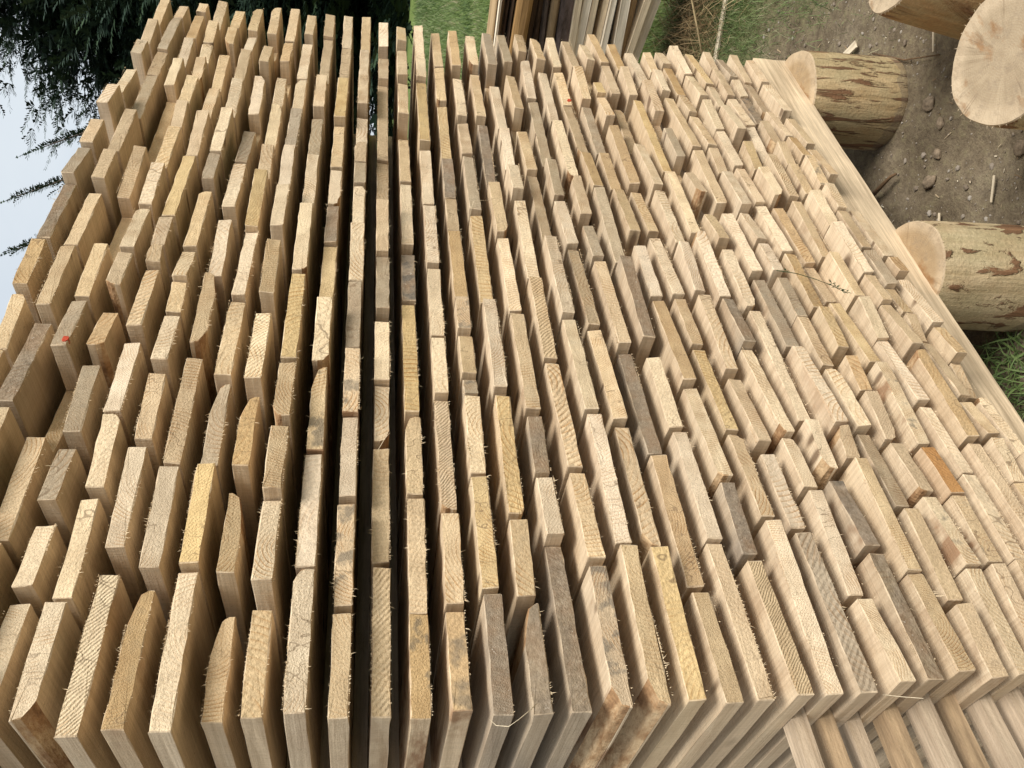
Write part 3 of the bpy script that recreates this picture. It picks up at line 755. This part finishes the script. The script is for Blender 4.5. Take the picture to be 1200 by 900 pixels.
log('log_post', (2.335, 0.085, 0), 0.142, 0.30, M_POST1, M_CUT, 3, label='brown streaked peeled log post under the far end of the beam')
log('log_post', (1.472, 0.113, 0), 0.132, 0.30, M_POST2, M_CUT, 5, label='pale peeled log post with small bark scraps under the nearer beam')
log('log_stump', (1.612, -0.385, 0), 0.147, 0.30, M_POST2, M_CUTP, 12, (0.05, -0.14, 0), 'upright log stump showing its large pale round cut top', oval=0.96)
log('log_stump', (2.05, -0.39, 0), 0.145, 0.30, M_POST3, M_CUTP, 9, (0.10, 0.16, 0), 'orange log stump standing behind the large round cut top')
for yb in (1.06, 1.91):
    for xb in (0.3, 1.4, 2.3):
        log('log_post', (xb, yb, 0), 0.13, 0.2995, M_POST2, M_CUT, int(xb * 10 + yb * 10), label='log post hidden beneath the rear bearer beams')['group'] = 'rear log posts'
log('log_post', (0.55, 0.15, 0), 0.13, 0.2995, M_POST2, M_CUT, 21, label='log post under the near end of the beam')


# ------------------------------------------------------------------ ground
def gh(x, y):
    near = max(0.0, 1 - math.hypot(x - 2, y) / 12)
    return near * (0.022 * mnoise.noise(Vector((x * 1.6, y * 1.6, 0))) + 0.012 * mnoise.noise(Vector((x * 6, y * 6, 3))) + 0.006 * mnoise.noise(Vector((x * 19, y * 19, 5)))) - 0.012


def grassy(x, y):
    return x - 2.98 - 0.45 * (y - 0.05) * (1 if y > 0 else 0.2) + 0.35 * mnoise.noise(Vector((x * 2.2, y * 2.2, 7)))


def axis(c, lo, hi, d0, n1):
    a = list(np.arange(lo, hi, d0))
    s, e = d0, 0
    l, h_ = [a[0]], [a[-1]]
    while l[-1] > c - 900:
        s *= 1.35
        l.append(l[-1] - s)
        h_.append(h_[-1] + s)
    return l[:0:-1] + a + h_[1:]


t = NT('ground_soil_and_turf', 0.95, 0.1)
o = t.obj()
n1 = t.noise(o, 3.2, 6.0, 0.62)
n2 = t.noise(o, 34.0, 6.0, 0.7)
n3 = t.noise(o, 190.0, 3.0, 0.7)
soil = t.ramp(n1, (0.28, (0.115, 0.087, 0.056)), (0.5, (0.2, 0.158, 0.105)), (0.72, (0.28, 0.228, 0.16)))
soil = t.mix(0.85, soil, t.ramp(n2, (0.32, (0.5, 0.48, 0.46)), (0.66, (1.2, 1.18, 1.14))), 'MULTIPLY')
soil = t.mix(0.5, soil, t.ramp(n3, (0.3, 0.5), (0.7, 1.35)), 'MULTIPLY')
turf = t.ramp(t.noise(o, 1.3, 5.0, 0.7), (0.3, (0.085, 0.125, 0.03)), (0.7, (0.17, 0.22, 0.06)))
t.put(t.b.inputs['Base Color'], t.mix(t.math('ADD', t.attr('g', 'Fac'), t.math('MULTIPLY_ADD', n2, 0.8, -0.4), clamp=True), soil, turf))
t.bump(t.math('ADD', n2, t.math('MULTIPLY', n3, 0.5)), 0.008, 0.8)
M_GND = t.mat
xs, ys = axis(2, 0.6, 5.2, 0.035, 0), axis(0, -1.6, 2.2, 0.035, 0)
V = [(x, y, gh(x, y)) for y in ys for x in xs]
nx = len(xs)
F = [(j * nx + i, j * nx + i + 1, (j + 1) * nx + i + 1, (j + 1) * nx + i) for j in range(len(ys) - 1) for i in range(nx - 1)]
me = bpy.data.meshes.new('ground')
me.from_pydata(V, [], F)
me.materials.append(M_GND)
a = me.attributes.new('g', 'FLOAT', 'POINT')
a.data.foreach_set('value', np.array([min(1, max(0, grassy(x, y) * 0.9 + 0.05)) for (x, y, z) in V], dtype=np.float32))
me.polygons.foreach_set('use_smooth', [True] * len(F))
link('ground', me, None, kind='structure', label='bare brown soil running into green turf', category='ground')

# ------------------------------------------------------------------ grass, pebbles, chips
M_GRASS = vary_mat('grass_blade', ((0.0, (0.05, 0.085, 0.03)), (0.55, (0.15, 0.21, 0.065)), (0.8, (0.2, 0.25, 0.11)), (0.95, (0.34, 0.29, 0.18))), 0.6)
rg = random.Random(2)
gm = MB()


def blade(mb, x, y, z, ln, wd, v, lean):
    a = rg.uniform(0, 2 * math.pi)
    s = Vector((math.cos(a), math.sin(a), 0)) * wd
    b = rg.uniform(0, 2 * math.pi)
    d = Vector((math.cos(b) * lean, math.sin(b) * lean, 1)).normalized()
    p = Vector((x, y, z))
    q = p + d * ln * 0.55
    d2 = (d + Vector((math.cos(b) * lean, math.sin(b) * lean, -0.35 * lean))).normalized()
    e = q + d2 * ln * 0.5
    mb.cur = ((0, 0, 0, 1), (v, 0, 0))
    i = [mb.vert(p - s), mb.vert(p + s), mb.vert(q + s * 0.7), mb.vert(q - s * 0.7), mb.vert(e)]
    mb.face((i[0], i[1], i[2], i[3]))
    mb.face((i[3], i[2], i[4]))


n = 0
while n < 52000:                                    # near tufts
    x, y = rg.uniform(2.4, 4.5), rg.uniform(-0.7, 1.1)
    g = grassy(x, y)
    if g < 0.0 and rg.random() > 0.05 * math.exp(g * 3):
        continue
    if 0 <= g < 0.9 and rg.random() > 0.1 + g:
        continue
    blade(gm, x, y, gh(x, y), rg.uniform(0.02, 0.07), rg.uniform(0.0006, 0.0014), min(1, max(0, rg.gauss(0.5, 0.3))), rg.uniform(0.3, 1.3))
    n += 1
for _ in range(90000):                              # lawn beyond
    r = 4.5 + 30 * rg.random() ** 2
    a = rg.uniform(0.12, 0.62)
    x, y = r * math.cos(a), r * math.sin(a) - 0.98
    k = r / 6
    blade(gm, x, y, gh(x, y), rg.uniform(0.04, 0.1) * max(1, k * 0.8), 0.002 * k, min(1, max(0, rg.gauss(0.5, 0.22) + 0.5 * mnoise.noise(Vector((x * 0.5, y * 1.6, 0))))), rg.uniform(0.2, 0.9))
for _ in range(900):                                # weeds under the beam
    cx, cy = rg.uniform(1.0, 1.4), rg.uniform(0.2, 0.55)
    blade(gm, cx, cy, gh(cx, cy), rg.uniform(0.03, 0.1), rg.uniform(0.0015, 0.004), rg.uniform(0.2, 0.7), rg.uniform(0.4, 1.4))
link('grass', gm.mesh('grass', [M_GRASS]), None, kind='stuff', category='grass', label='short green grass beyond the bare soil')

dm = MB()
M_DRY = vary_mat('dry_straw', ((0.0, (0.06, 0.035, 0.016)), (0.5, (0.2, 0.13, 0.06)), (1.0, (0.46, 0.36, 0.19))), 0.8)
for _ in range(3200):
    x, y = rg.gauss(4.0, 0.2), rg.uniform(-0.2, 1.2)
    blade(dm, x, y, gh(x, y) + rg.uniform(0, 0.05), rg.uniform(0.06, 0.26), rg.uniform(0.001, 0.0025), rg.random(), rg.uniform(0.5, 2.6))
link('dry_grass', dm.mesh('dry_grass', [M_DRY]), None, kind='stuff', category='dry grass', label='brown straw and dead stalks at the foot of the slab pile')

M_PEB = vary_mat('pebble', ((0.0, (0.15, 0.115, 0.08)), (0.5, (0.23, 0.185, 0.14)), (1.0, (0.34, 0.3, 0.25))), 0.9)
ICO = []
import bmesh
bm = bmesh.new()
bmesh.ops.create_icosphere(bm, subdivisions=1, radius=1.0)
ICO_V = [v.co.copy() for v in bm.verts]
ICO_F = [[v.index for v in f.verts] for f in bm.faces]
bm.free()
bm = bmesh.new()
bmesh.ops.create_icosphere(bm, subdivisions=3, radius=1.0)
ICO3_V = [v.co.copy() for v in bm.verts]
ICO3_F = [[v.index for v in f.verts] for f in bm.faces]
bm.free()
pm = MB()
for _ in range(5200):
    x, y = rg.uniform(0.9, 3.3), rg.uniform(-1.2, 0.7)
    s = min(0.009, 0.0017 * rg.paretovariate(1.9))
    pm.cur = ((0, 0, 0, 1), (rg.random(), 0, 0))
    Mx = Matrix.Rotation(rg.uniform(0, 6.3), 3, 'Z')
    sx, sy, sz = s * rg.uniform(0.8, 1.4), s * rg.uniform(0.7, 1.1), s * rg.uniform(0.5, 0.8)
    base = len(pm.v)
    for v in ICO_V:
        q = Mx @ Vector((v.x * sx, v.y * sy, v.z * sz)) * rg.uniform(0.85, 1.1)
        pm.vert((x + q.x, y + q.y, gh(x, y) + sz * 0.3 + q.z))
    for f in ICO_F:
        pm.face([base + i for i in f])
link('soil_crumbs', pm.mesh('soil_crumbs', [M_PEB]), None, kind='stuff', category='soil crumbs', label='small clods and grit scattered over the bare soil')

cm = MB()
M_CHIP = vary_mat('wood_chip', ((0.0, (0.2, 0.12, 0.06)), (0.4, (0.42, 0.31, 0.19)), (1.0, (0.75, 0.66, 0.5))), 0.8)
for _ in range(550):
    x, y = rg.uniform(0.9, 3.2), rg.uniform(-1.1, 0.7)
    ln, wd = min(0.014, 0.0022 * rg.paretovariate(1.5)), rg.uniform(0.0005, 0.0016)
    Mx = Matrix.Translation((x, y, gh(x, y) + 0.004)) @ Matrix.Rotation(rg.uniform(0, 6.3), 4, 'Z') @ Matrix.Rotation(rg.uniform(-.3, .3), 4, 'Y')
    cm.cur = ((0, 0, 0, 1), (rg.random(), 0, 0))
    cm.box(-ln, ln, -wd, wd, -0.0006, 0.0008, 0, Mx, 0.0005, rg)
link('wood_chips', cm.mesh('wood_chips', [M_CHIP]), None, kind='stuff', category='wood chips', label='pale sawdust slivers strewn on the soil')

M_STONE = flat_mat('stone', (0.2, 0.15, 0.1), 0.4, 90)
for i, (x, y, s, lab) in enumerate((
        (2.1, -0.04, 0.021, 'round brown stone between the far post and the round stump'),
        (1.93, 0.12, 0.02, 'brown stone near the twig between the two beam posts'),
        (2.02, -0.02, 0.014, 'small flat stone just nearer than the round brown one'),
        (1.97, 0.05, 0.014, 'greyish stone beside the twig'),
        (2.3, -0.03, 0.011, 'little pale pebble touching the base of the streaked post'),
        (1.71, -0.12, 0.018, 'clod of soil near the white feather-like sliver'),
        (1.66, 0.2, 0.013, 'small stone in front of the nearer beam post'))):
    mb = MB()
    for v in ICO3_V:
        k = 1 + 0.34 * mnoise.noise(v * 1.3 + Vector((i * 5, 0, 0))) + 0.12 * mnoise.noise(v * 4 + Vector((i, 2, 0)))
        mb.vert((v.x * s * 1.15 * k, v.y * s * k, v.z * s * 0.7 * k))
    for f in ICO3_F:
        mb.face(f)
    link('stone', mb.mesh('stone', [M_STONE], False, True), None, (x, y, gh(x, y) + s * 0.25), (0, 0, i), label=lab, category='stone', group='stones on the bare soil')

M_LATH = plain_wood('pale_lath', (0.74, 0.64, 0.48), 0.75, (4, 50, 50))
M_TWIG = flat_mat('twig_bark', (0.14, 0.085, 0.045), 0.35, 80)


def rod(name, pts, r0, r1, mat, **props):
    mb = MB()
    prev = None
    N = 7
    for i, p in enumerate(pts):
        p = Vector(p)
        d = (Vector(pts[min(i + 1, len(pts) - 1)]) - Vector(pts[max(i - 1, 0)])).normalized()
        u = d.cross(Vector((0.13, 0.07, 1))).normalized()
        v = d.cross(u)
        r = r0 + (r1 - r0) * i / (len(pts) - 1)
        ring = [mb.vert(p + (u * math.cos(a * 2 * math.pi / N) + v * math.sin(a * 2 * math.pi / N)) * r) for a in range(N)]
        if prev:
            for a in range(N):
                mb.face((prev[a], prev[(a + 1) % N], ring[(a + 1) % N], ring[a]))
        else:
            mb.face(ring[::-1])
        prev = ring
    mb.face(prev)
    return link(name, mb.mesh(name, [mat], False, True), props.pop('parent', None), **props)


rod('twig', [(2.13, 0.30, 0.01), (2.1, 0.24, 0.016), (2.085, 0.2, 0.014), (2.07, 0.18, 0.012)], 0.008, 0.004, M_TWIG, label='curved brown twig lying on the soil beside the beam', category='twig')
rod('twig', [(2.48, -0.02, 0.006), (2.3, -0.08, 0.01), (2.16, -0.16, 0.008)], 0.003, 0.002, M_TWIG, label='thin straight brown twig beside the streaked post', category='twig')
rod('dry_stalk', [(3.75, 0.62, 0.02), (3.82, 0.46, 0.09), (3.9, 0.3, 0.16), (3.98, 0.1, 0.24)], 0.006, 0.004, flat_mat('dry_stalk', (0.4, 0.3, 0.16), 0.2, 40), label='bent tan stalk rising from the dead grass', category='stalk')
for (p0, p1, w, lab, nm) in (((3.6, 0.8, 0.01), (3.9, -0.15, 0.05), 0.017, 'long pale lath lying on the grass beside the slab pile', 'lath'),
                            ((2.66, 0.09, 0.015), (2.6, 0.0, 0.015), 0.011, 'short pale offcut on the soil behind the streaked post', 'offcut'),
                            ((1.725, -0.03, 0.012), (1.69, 0.03, 0.008), 0.0035, 'white curled sliver on the bare soil near the round stump', 'sliver'),
                            ((2.235, -0.2, 0.01), (2.19, -0.155, 0.008), 0.003, 'pale splinter on the soil between the two stumps', 'sliver'),
                            ((1.83, 0.16, 0.009), (1.80, 0.2, 0.009), 0.004, 'small pale chip in front of the nearer beam post', 'sliver')):
    p0, p1 = Vector(p0), Vector(p1)
    p0.z += gh(p0.x, p0.y) + 0.004
    p1.z += gh(p1.x, p1.y) + 0.004
    ln = (p1 - p0).length
    mb = MB()
    mb.box(0, ln, -w, w, -w * 0.3, w * 0.3, 0, None, w * 0.15, rg)
    ob = link(nm, mb.mesh(nm, [M_LATH], False), None, p0, label=lab, category=nm)
    ob.rotation_euler = (p1 - p0).to_track_quat('X', 'Z').to_euler()

# loose fibres and a sprig caught on the face of the stack
M_SPRIG = flat_mat('sprig_green', (0.035, 0.055, 0.02), 0.4, 90)
def onface(*pts):
    return [(x, y, z + GZ) for (x, y, z) in pts]
M_FIB = flat_mat('loose_fibre', (0.72, 0.6, 0.42), 0.2, 120)
sp = rod('sprig', onface((1.262, -0.034, -0.81), (1.24, -0.045, -0.842), (1.219, -0.05, -0.87), (1.205, -0.048, -0.9), (1.194, -0.04, -0.93)), 0.0009, 0.0005, M_SPRIG,
         label='small dark green sprig lying across the board ends low on the stack', category='sprig')
for (x, y, z) in onface((1.2, -0.046, -0.915), (1.196, -0.044, -0.925), (1.19, -0.042, -0.935), (1.205, -0.05, -0.905), (1.252, -0.042, -0.826)):
    lm = MB()
    for q in range(7):
        a = rg.uniform(0, 6.3)
        d = Vector((math.cos(a), rg.uniform(-0.4, 0.3), math.sin(a))) * rg.uniform(0.006, 0.012)
        s = d.cross(Vector((0, 1, 0))).normalized() * 0.0014
        p = Vector((x, y, z))
        lm.face((lm.vert(p), lm.vert(p + d * 0.5 - s), lm.vert(p + d), lm.vert(p + d * 0.5 + s)))
    link('leaf_tuft', lm.mesh('leaf_tuft', [M_SPRIG], False), sp, kind='stuff')
for pts, lab in (
        (((1.41, -0.015, -0.178), (1.42, -0.04, -0.181), (1.43, -0.05, -0.186), (1.444, -0.045, -0.222)), 'curved pale wood fibre bridging two layers in the middle of the stack'),
        (((0.385, -0.002, -0.662), (0.37, -0.03, -0.667), (0.354, -0.062, -0.673)), 'straight pale splinter standing out at the near lower corner of the stack'),
        (((0.395, -0.006, -0.19), (0.378, -0.03, -0.176), (0.362, -0.044, -0.158), (0.358, -0.036, -0.147), (0.366, -0.02, -0.135), (0.38, -0.004, -0.13)), 'looped thin wood fibre hanging on the near corner of the grey boards'),
        (((0.80, -0.004, 0.006), (0.81, -0.02, -0.004), (0.82, -0.022, -0.012)), 'short hooked fibre in the dark gap at eye level')):
    rod('wood_fibre', onface(*pts), 0.00055, 0.0003, M_FIB, label=lab, category='wood fibre')
# ------------------------------------------------------------------ slab pile beyond the stack
SL = {
    'pale': plain_wood('slab_pale', (0.8, 0.66, 0.46), 0.75, (3, 40, 40)), 'white': plain_wood('slab_white', (0.88, 0.78, 0.62), 0.85, (3, 40, 40)),
    'tan': plain_wood('slab_tan', (0.48, 0.34, 0.19), 0.6, (3, 40, 40)), 'orange': plain_wood('slab_orange', (0.42, 0.25, 0.1), 0.55, (3, 30, 30)),
    'dark': plain_wood('slab_dark_bark', (0.14, 0.09, 0.055), 0.4, (6, 30, 30), 0.9, 0.006), 'bark': plain_wood('slab_grey_bark', (0.22, 0.17, 0.135), 0.35, (9, 34, 34), 0.9, 0.008),
    'purple': plain_wood('slab_rough_bark', (0.2, 0.15, 0.13), 0.3, (10, 26, 26), 0.9, 0.01)}
SLABS = [(48, 60, 'tan', 0), (62, 74, 'white', 0), (75, 102, 'tan', .01), (104, 118, 'dark', .03), (120, 134, 'dark', 0), (136, 208, 'orange', .02), (209, 238, 'dark', .03), (240, 268, 'dark', -.03),
         (268, 302, 'bark', -.05), (302, 344, 'tan', -.02), (345, 402, 'purple', -.05), (403, 436, 'pale', -.03), (438, 478, 'white', .0), (480, 508, 'pale', .0), (510, 530, 'tan', .02),
         (530, 556, 'pale', .0), (558, 586, 'white', .0), (588, 606, 'dark', -.02), (608, 652, 'white', -.06), (654, 694, 'tan', -.02), (698, 730, 'pale', .1), (734, 786, 'white', .12)]
PX = 4.1
rs = random.Random(4)
for i, (v0, v1, kind, tilt) in enumerate(SLABS):
    za = 1.045 - (560 + v1 / 3.75 - 572) / 203 * 0.84
    zb = 1.045 - (560 + v0 / 3.75 - 572) / 203 * 0.84
    hz = (zb - za) * 0.93
    mb = MB()
    prev = None
    dep = rs.uniform(0.16, 0.3)
    nseg = 9
    for j in range(nseg + 1):
        x = -1.5 + 3.6 * j / nseg
        ring = []
        prof = ((0, -0.5), (-0.012, -0.2), (-0.012, 0.2), (0, 0.5), (dep, 0.5), (dep, -0.5)) if kind in ('dark', 'bark', 'purple', 'tan', 'orange') else ((0, -0.5), (0, -0.46), (0, 0.46), (0, 0.5), (dep, 0.5), (dep, -0.5))
        for (dx, dz) in prof:
            rough = 0.008 if kind in ('dark', 'bark', 'purple') else 0.0025
            ring.append(mb.vert((x, -dx + rs.uniform(-rough, rough), dz * hz + rs.uniform(-rough, rough) * 0.35)))
        if prev:
            for q in range(6):
                mb.face((prev[q], prev[(q + 1) % 6], ring[(q + 1) % 6], ring[q]))
        else:
            mb.face(ring)
        prev = ring
    mb.face(prev[::-1])
    desc = {'pale': 'pale sawn slab', 'white': 'whitish sawn slab', 'tan': 'tan slab', 'orange': 'wide orange tan slab', 'dark': 'dark bark covered slab', 'bark': 'grey bark covered slab', 'purple': 'ragged purplish bark slab'}[kind]
    link('slab', mb.mesh('slab', [SL[kind]], False), None, (PX + (rs.uniform(-0.07, -0.01) if kind in ('white', 'pale', 'orange') else rs.uniform(-0.02, 0.06)), 0.55, (za + zb) / 2), (0, -tilt, math.pi / 2), category='slab', kind='thing', group='slabs in the pile beyond the stack',
         label='%s, %s from the top of the pile beyond the stack' % (desc, ordinal(i + 1)))
for yb in (-0.4, 2.2):
    mb = MB()
    mb.box(4.0, 4.5, yb, yb + 0.12, -0.03, 0.17)
    link('bearer', mb.mesh('bearer', [SL['dark']], False), None, category='bearer', group='bearers under the slab pile', label='dark timber bearer lifting the slab pile off the ground')

# ------------------------------------------------------------------ conifers
M_NEED = vary_mat('conifer_needles', ((0.0, (0.012, 0.026, 0.017)), (0.6, (0.026, 0.048, 0.027)), (1.0, (0.05, 0.085, 0.035))), 0.6)
M_NEEDL = vary_mat('light_conifer_needles', ((0.0, (0.03, 0.055, 0.018)), (1.0, (0.075, 0.12, 0.035))), 0.6)
M_TRUNK = flat_mat('conifer_bark', (0.075, 0.055, 0.042), 0.4, 14)
UP = Vector((0, 0, 1))


def spray(mb, p, d, ln, rt, dens=1.0, nl=0.05, wf=0.1):
    """a flat frond: needles set along both sides of a drooping side shoot"""
    side = d.cross(UP).normalized()
    v = rt.random()
    n = max(4, int(ln / 0.022 * dens))
    tw = Vector((rt.uniform(-.4, .4), rt.uniform(-.4, .4), rt.uniform(-.3, .3)))
    for i in range(n):
        f = i / n
        q = p + d * ln * f - UP * ln * 0.06 * f * f
        for s in (-1, 1):
            dd = (d * 0.65 + side * s * rt.uniform(0.5, 1.0) + tw * 0.4 + UP * rt.uniform(-0.3, 0.3)).normalized()
            l2 = nl * rt.uniform(0.6, 1.3) * (1.1 - 0.6 * f)
            wv = (side.cross(dd).normalized() * 0.6 + dd.cross(UP).normalized()) * nl * wf
            mb.cur = ((0, 0, 0, 1), (min(1, max(0, v * 0.7 + rt.uniform(0, 0.3))), 0, 0))
            mb.face((mb.vert(q - wv), mb.vert(q + dd * l2 * 0.5 - wv * 1.6), mb.vert(q + dd * l2), mb.vert(q + dd * l2 * 0.5 + wv * 1.6)))


def branch(mb, a, d, ln, rt, droop=0.35, dens=1.0, nl=0.05, step=0.075, start=0.12):
    n = max(3, int(ln / step))
    side0 = d.cross(UP).normalized()
    for i in range(n + 1):
        f = i / n
        p = a + d * ln * f - UP * droop * ln * f * f
        if f < start:
            continue
        sl = (0.12 + 0.38 * (1 - f)) * min(1.0, ln) * rt.uniform(0.7, 1.2)
        for s in (-1, 1):
            dd = (d * rt.uniform(0.5, 0.9) + side0 * s * rt.uniform(0.4, 1.0) + UP * rt.uniform(-0.3, 0.45)).normalized()
            spray(mb, p, dd, sl, rt, dens, nl)
    spray(mb, a + d * ln - UP * droop * ln, (d - UP * droop).normalized(), 0.22, rt, dens, nl)


def conifer(loc, H, r0, seed, lab, mat, lev=46, per=7, dens=1.0, nl=0.05, zmin=0.25, extra=()):
    rt = random.Random(seed)
    tm = MB()
    prev = None
    for j in range(9):
        z = -0.1 + (H * 0.96) * j / 8
        r = 0.03 * H * 0.55 * (1 - j / 8.6) + 0.01
        ring = [tm.vert((math.cos(a * 0.628) * r * rt.uniform(.93, 1.07), math.sin(a * 0.628) * r * rt.uniform(.93, 1.07), z)) for a in range(10)]
        if prev:
            for a in range(10):
                tm.face((prev[a], prev[(a + 1) % 10], ring[(a + 1) % 10], ring[a]))
        prev = ring
    tm.face(prev)
    root = link('conifer_tree', None, None, loc, label=lab, category='tree')
    link('trunk', tm.mesh('trunk', [M_TRUNK], False, True), root)
    cm_ = MB()
    for i in range(lev):
        z = zmin + (H - zmin) * (i / lev)
        rad = r0 * (1 - z / H) ** 0.8 + 0.12
        for b in range(per):
            a = rt.uniform(0, 2 * math.pi)
            d = Vector((math.cos(a), math.sin(a), rt.uniform(0.0, 0.35))).normalized()
            branch(cm_, Vector((0, 0, z)), d, rad * rt.uniform(0.5, 1.06), rt, rt.uniform(-0.12, 0.14), dens, nl, 0.13 if nl < 0.2 else 0.3)
            if nl < 0.2 and b % 3 == 0:          # the dense shaded inside of the crown
                branch(cm_, Vector((0, 0, z)), Vector((d.y, -d.x, d.z)), rad * 0.72, rt, 0.05, 0.6, 0.13, 0.12)
    for e in extra:
        b = Vector(e) - Vector(loc)
        el = b + Vector((0.15, -0.35, -0.9))
        branch(cm_, el, (b - el).normalized(), (b - el).length, rt, 0.0, dens, nl * 0.8, 0.06, 0.5)
    for e in extra:
        b = Vector(e) - Vector(loc)
        el = b + Vector((0.15, -0.35, -0.9))
        rod('branch', [Vector((0, 0, max(0.6, b.z - 2.6))), el * 0.55 + Vector((0, 0, -0.1)), el, (el + b) / 2, b], 0.03, 0.003, M_TRUNK, parent=root)
    link('crown', cm_.mesh('crown', [mat]), root, kind='stuff')
    return root


def away(dx, dy, dz, dist):
    return CP + Vector((dx, dy, dz)).normalized() * dist


TIPS = [(0.8041, 0.4897, 0.3372), (0.7679, 0.5278, 0.3631), (0.7351, 0.571, 0.3655)]
conifer((6.9, 1.2, 0), 5.7, 3.5, 1, 'tall dark drooping conifer standing behind the stack against the sky', M_NEED, 66, 21, 1.25, 0.055, 1.45,
        extra=[tuple(away(*q, 6.6)) for q in TIPS])
for i, (x, y, h, lab) in enumerate(((47, 17.6, 11, 'nearest of the far trees along the edge of the lawn'), (56, 19.5, 13, 'far dark tree directly above the lawn edge'),
                                    (52, 22.5, 12, 'far dark tree half hidden by the stack'), (44, 14.0, 10, 'far dark tree beyond the slab pile'))):
    conifer((x, y, 0), h, 3.4, 20 + i, lab, M_NEEDL if i == 0 else M_NEED, 26, 9, 0.22, 0.34, 0.1)
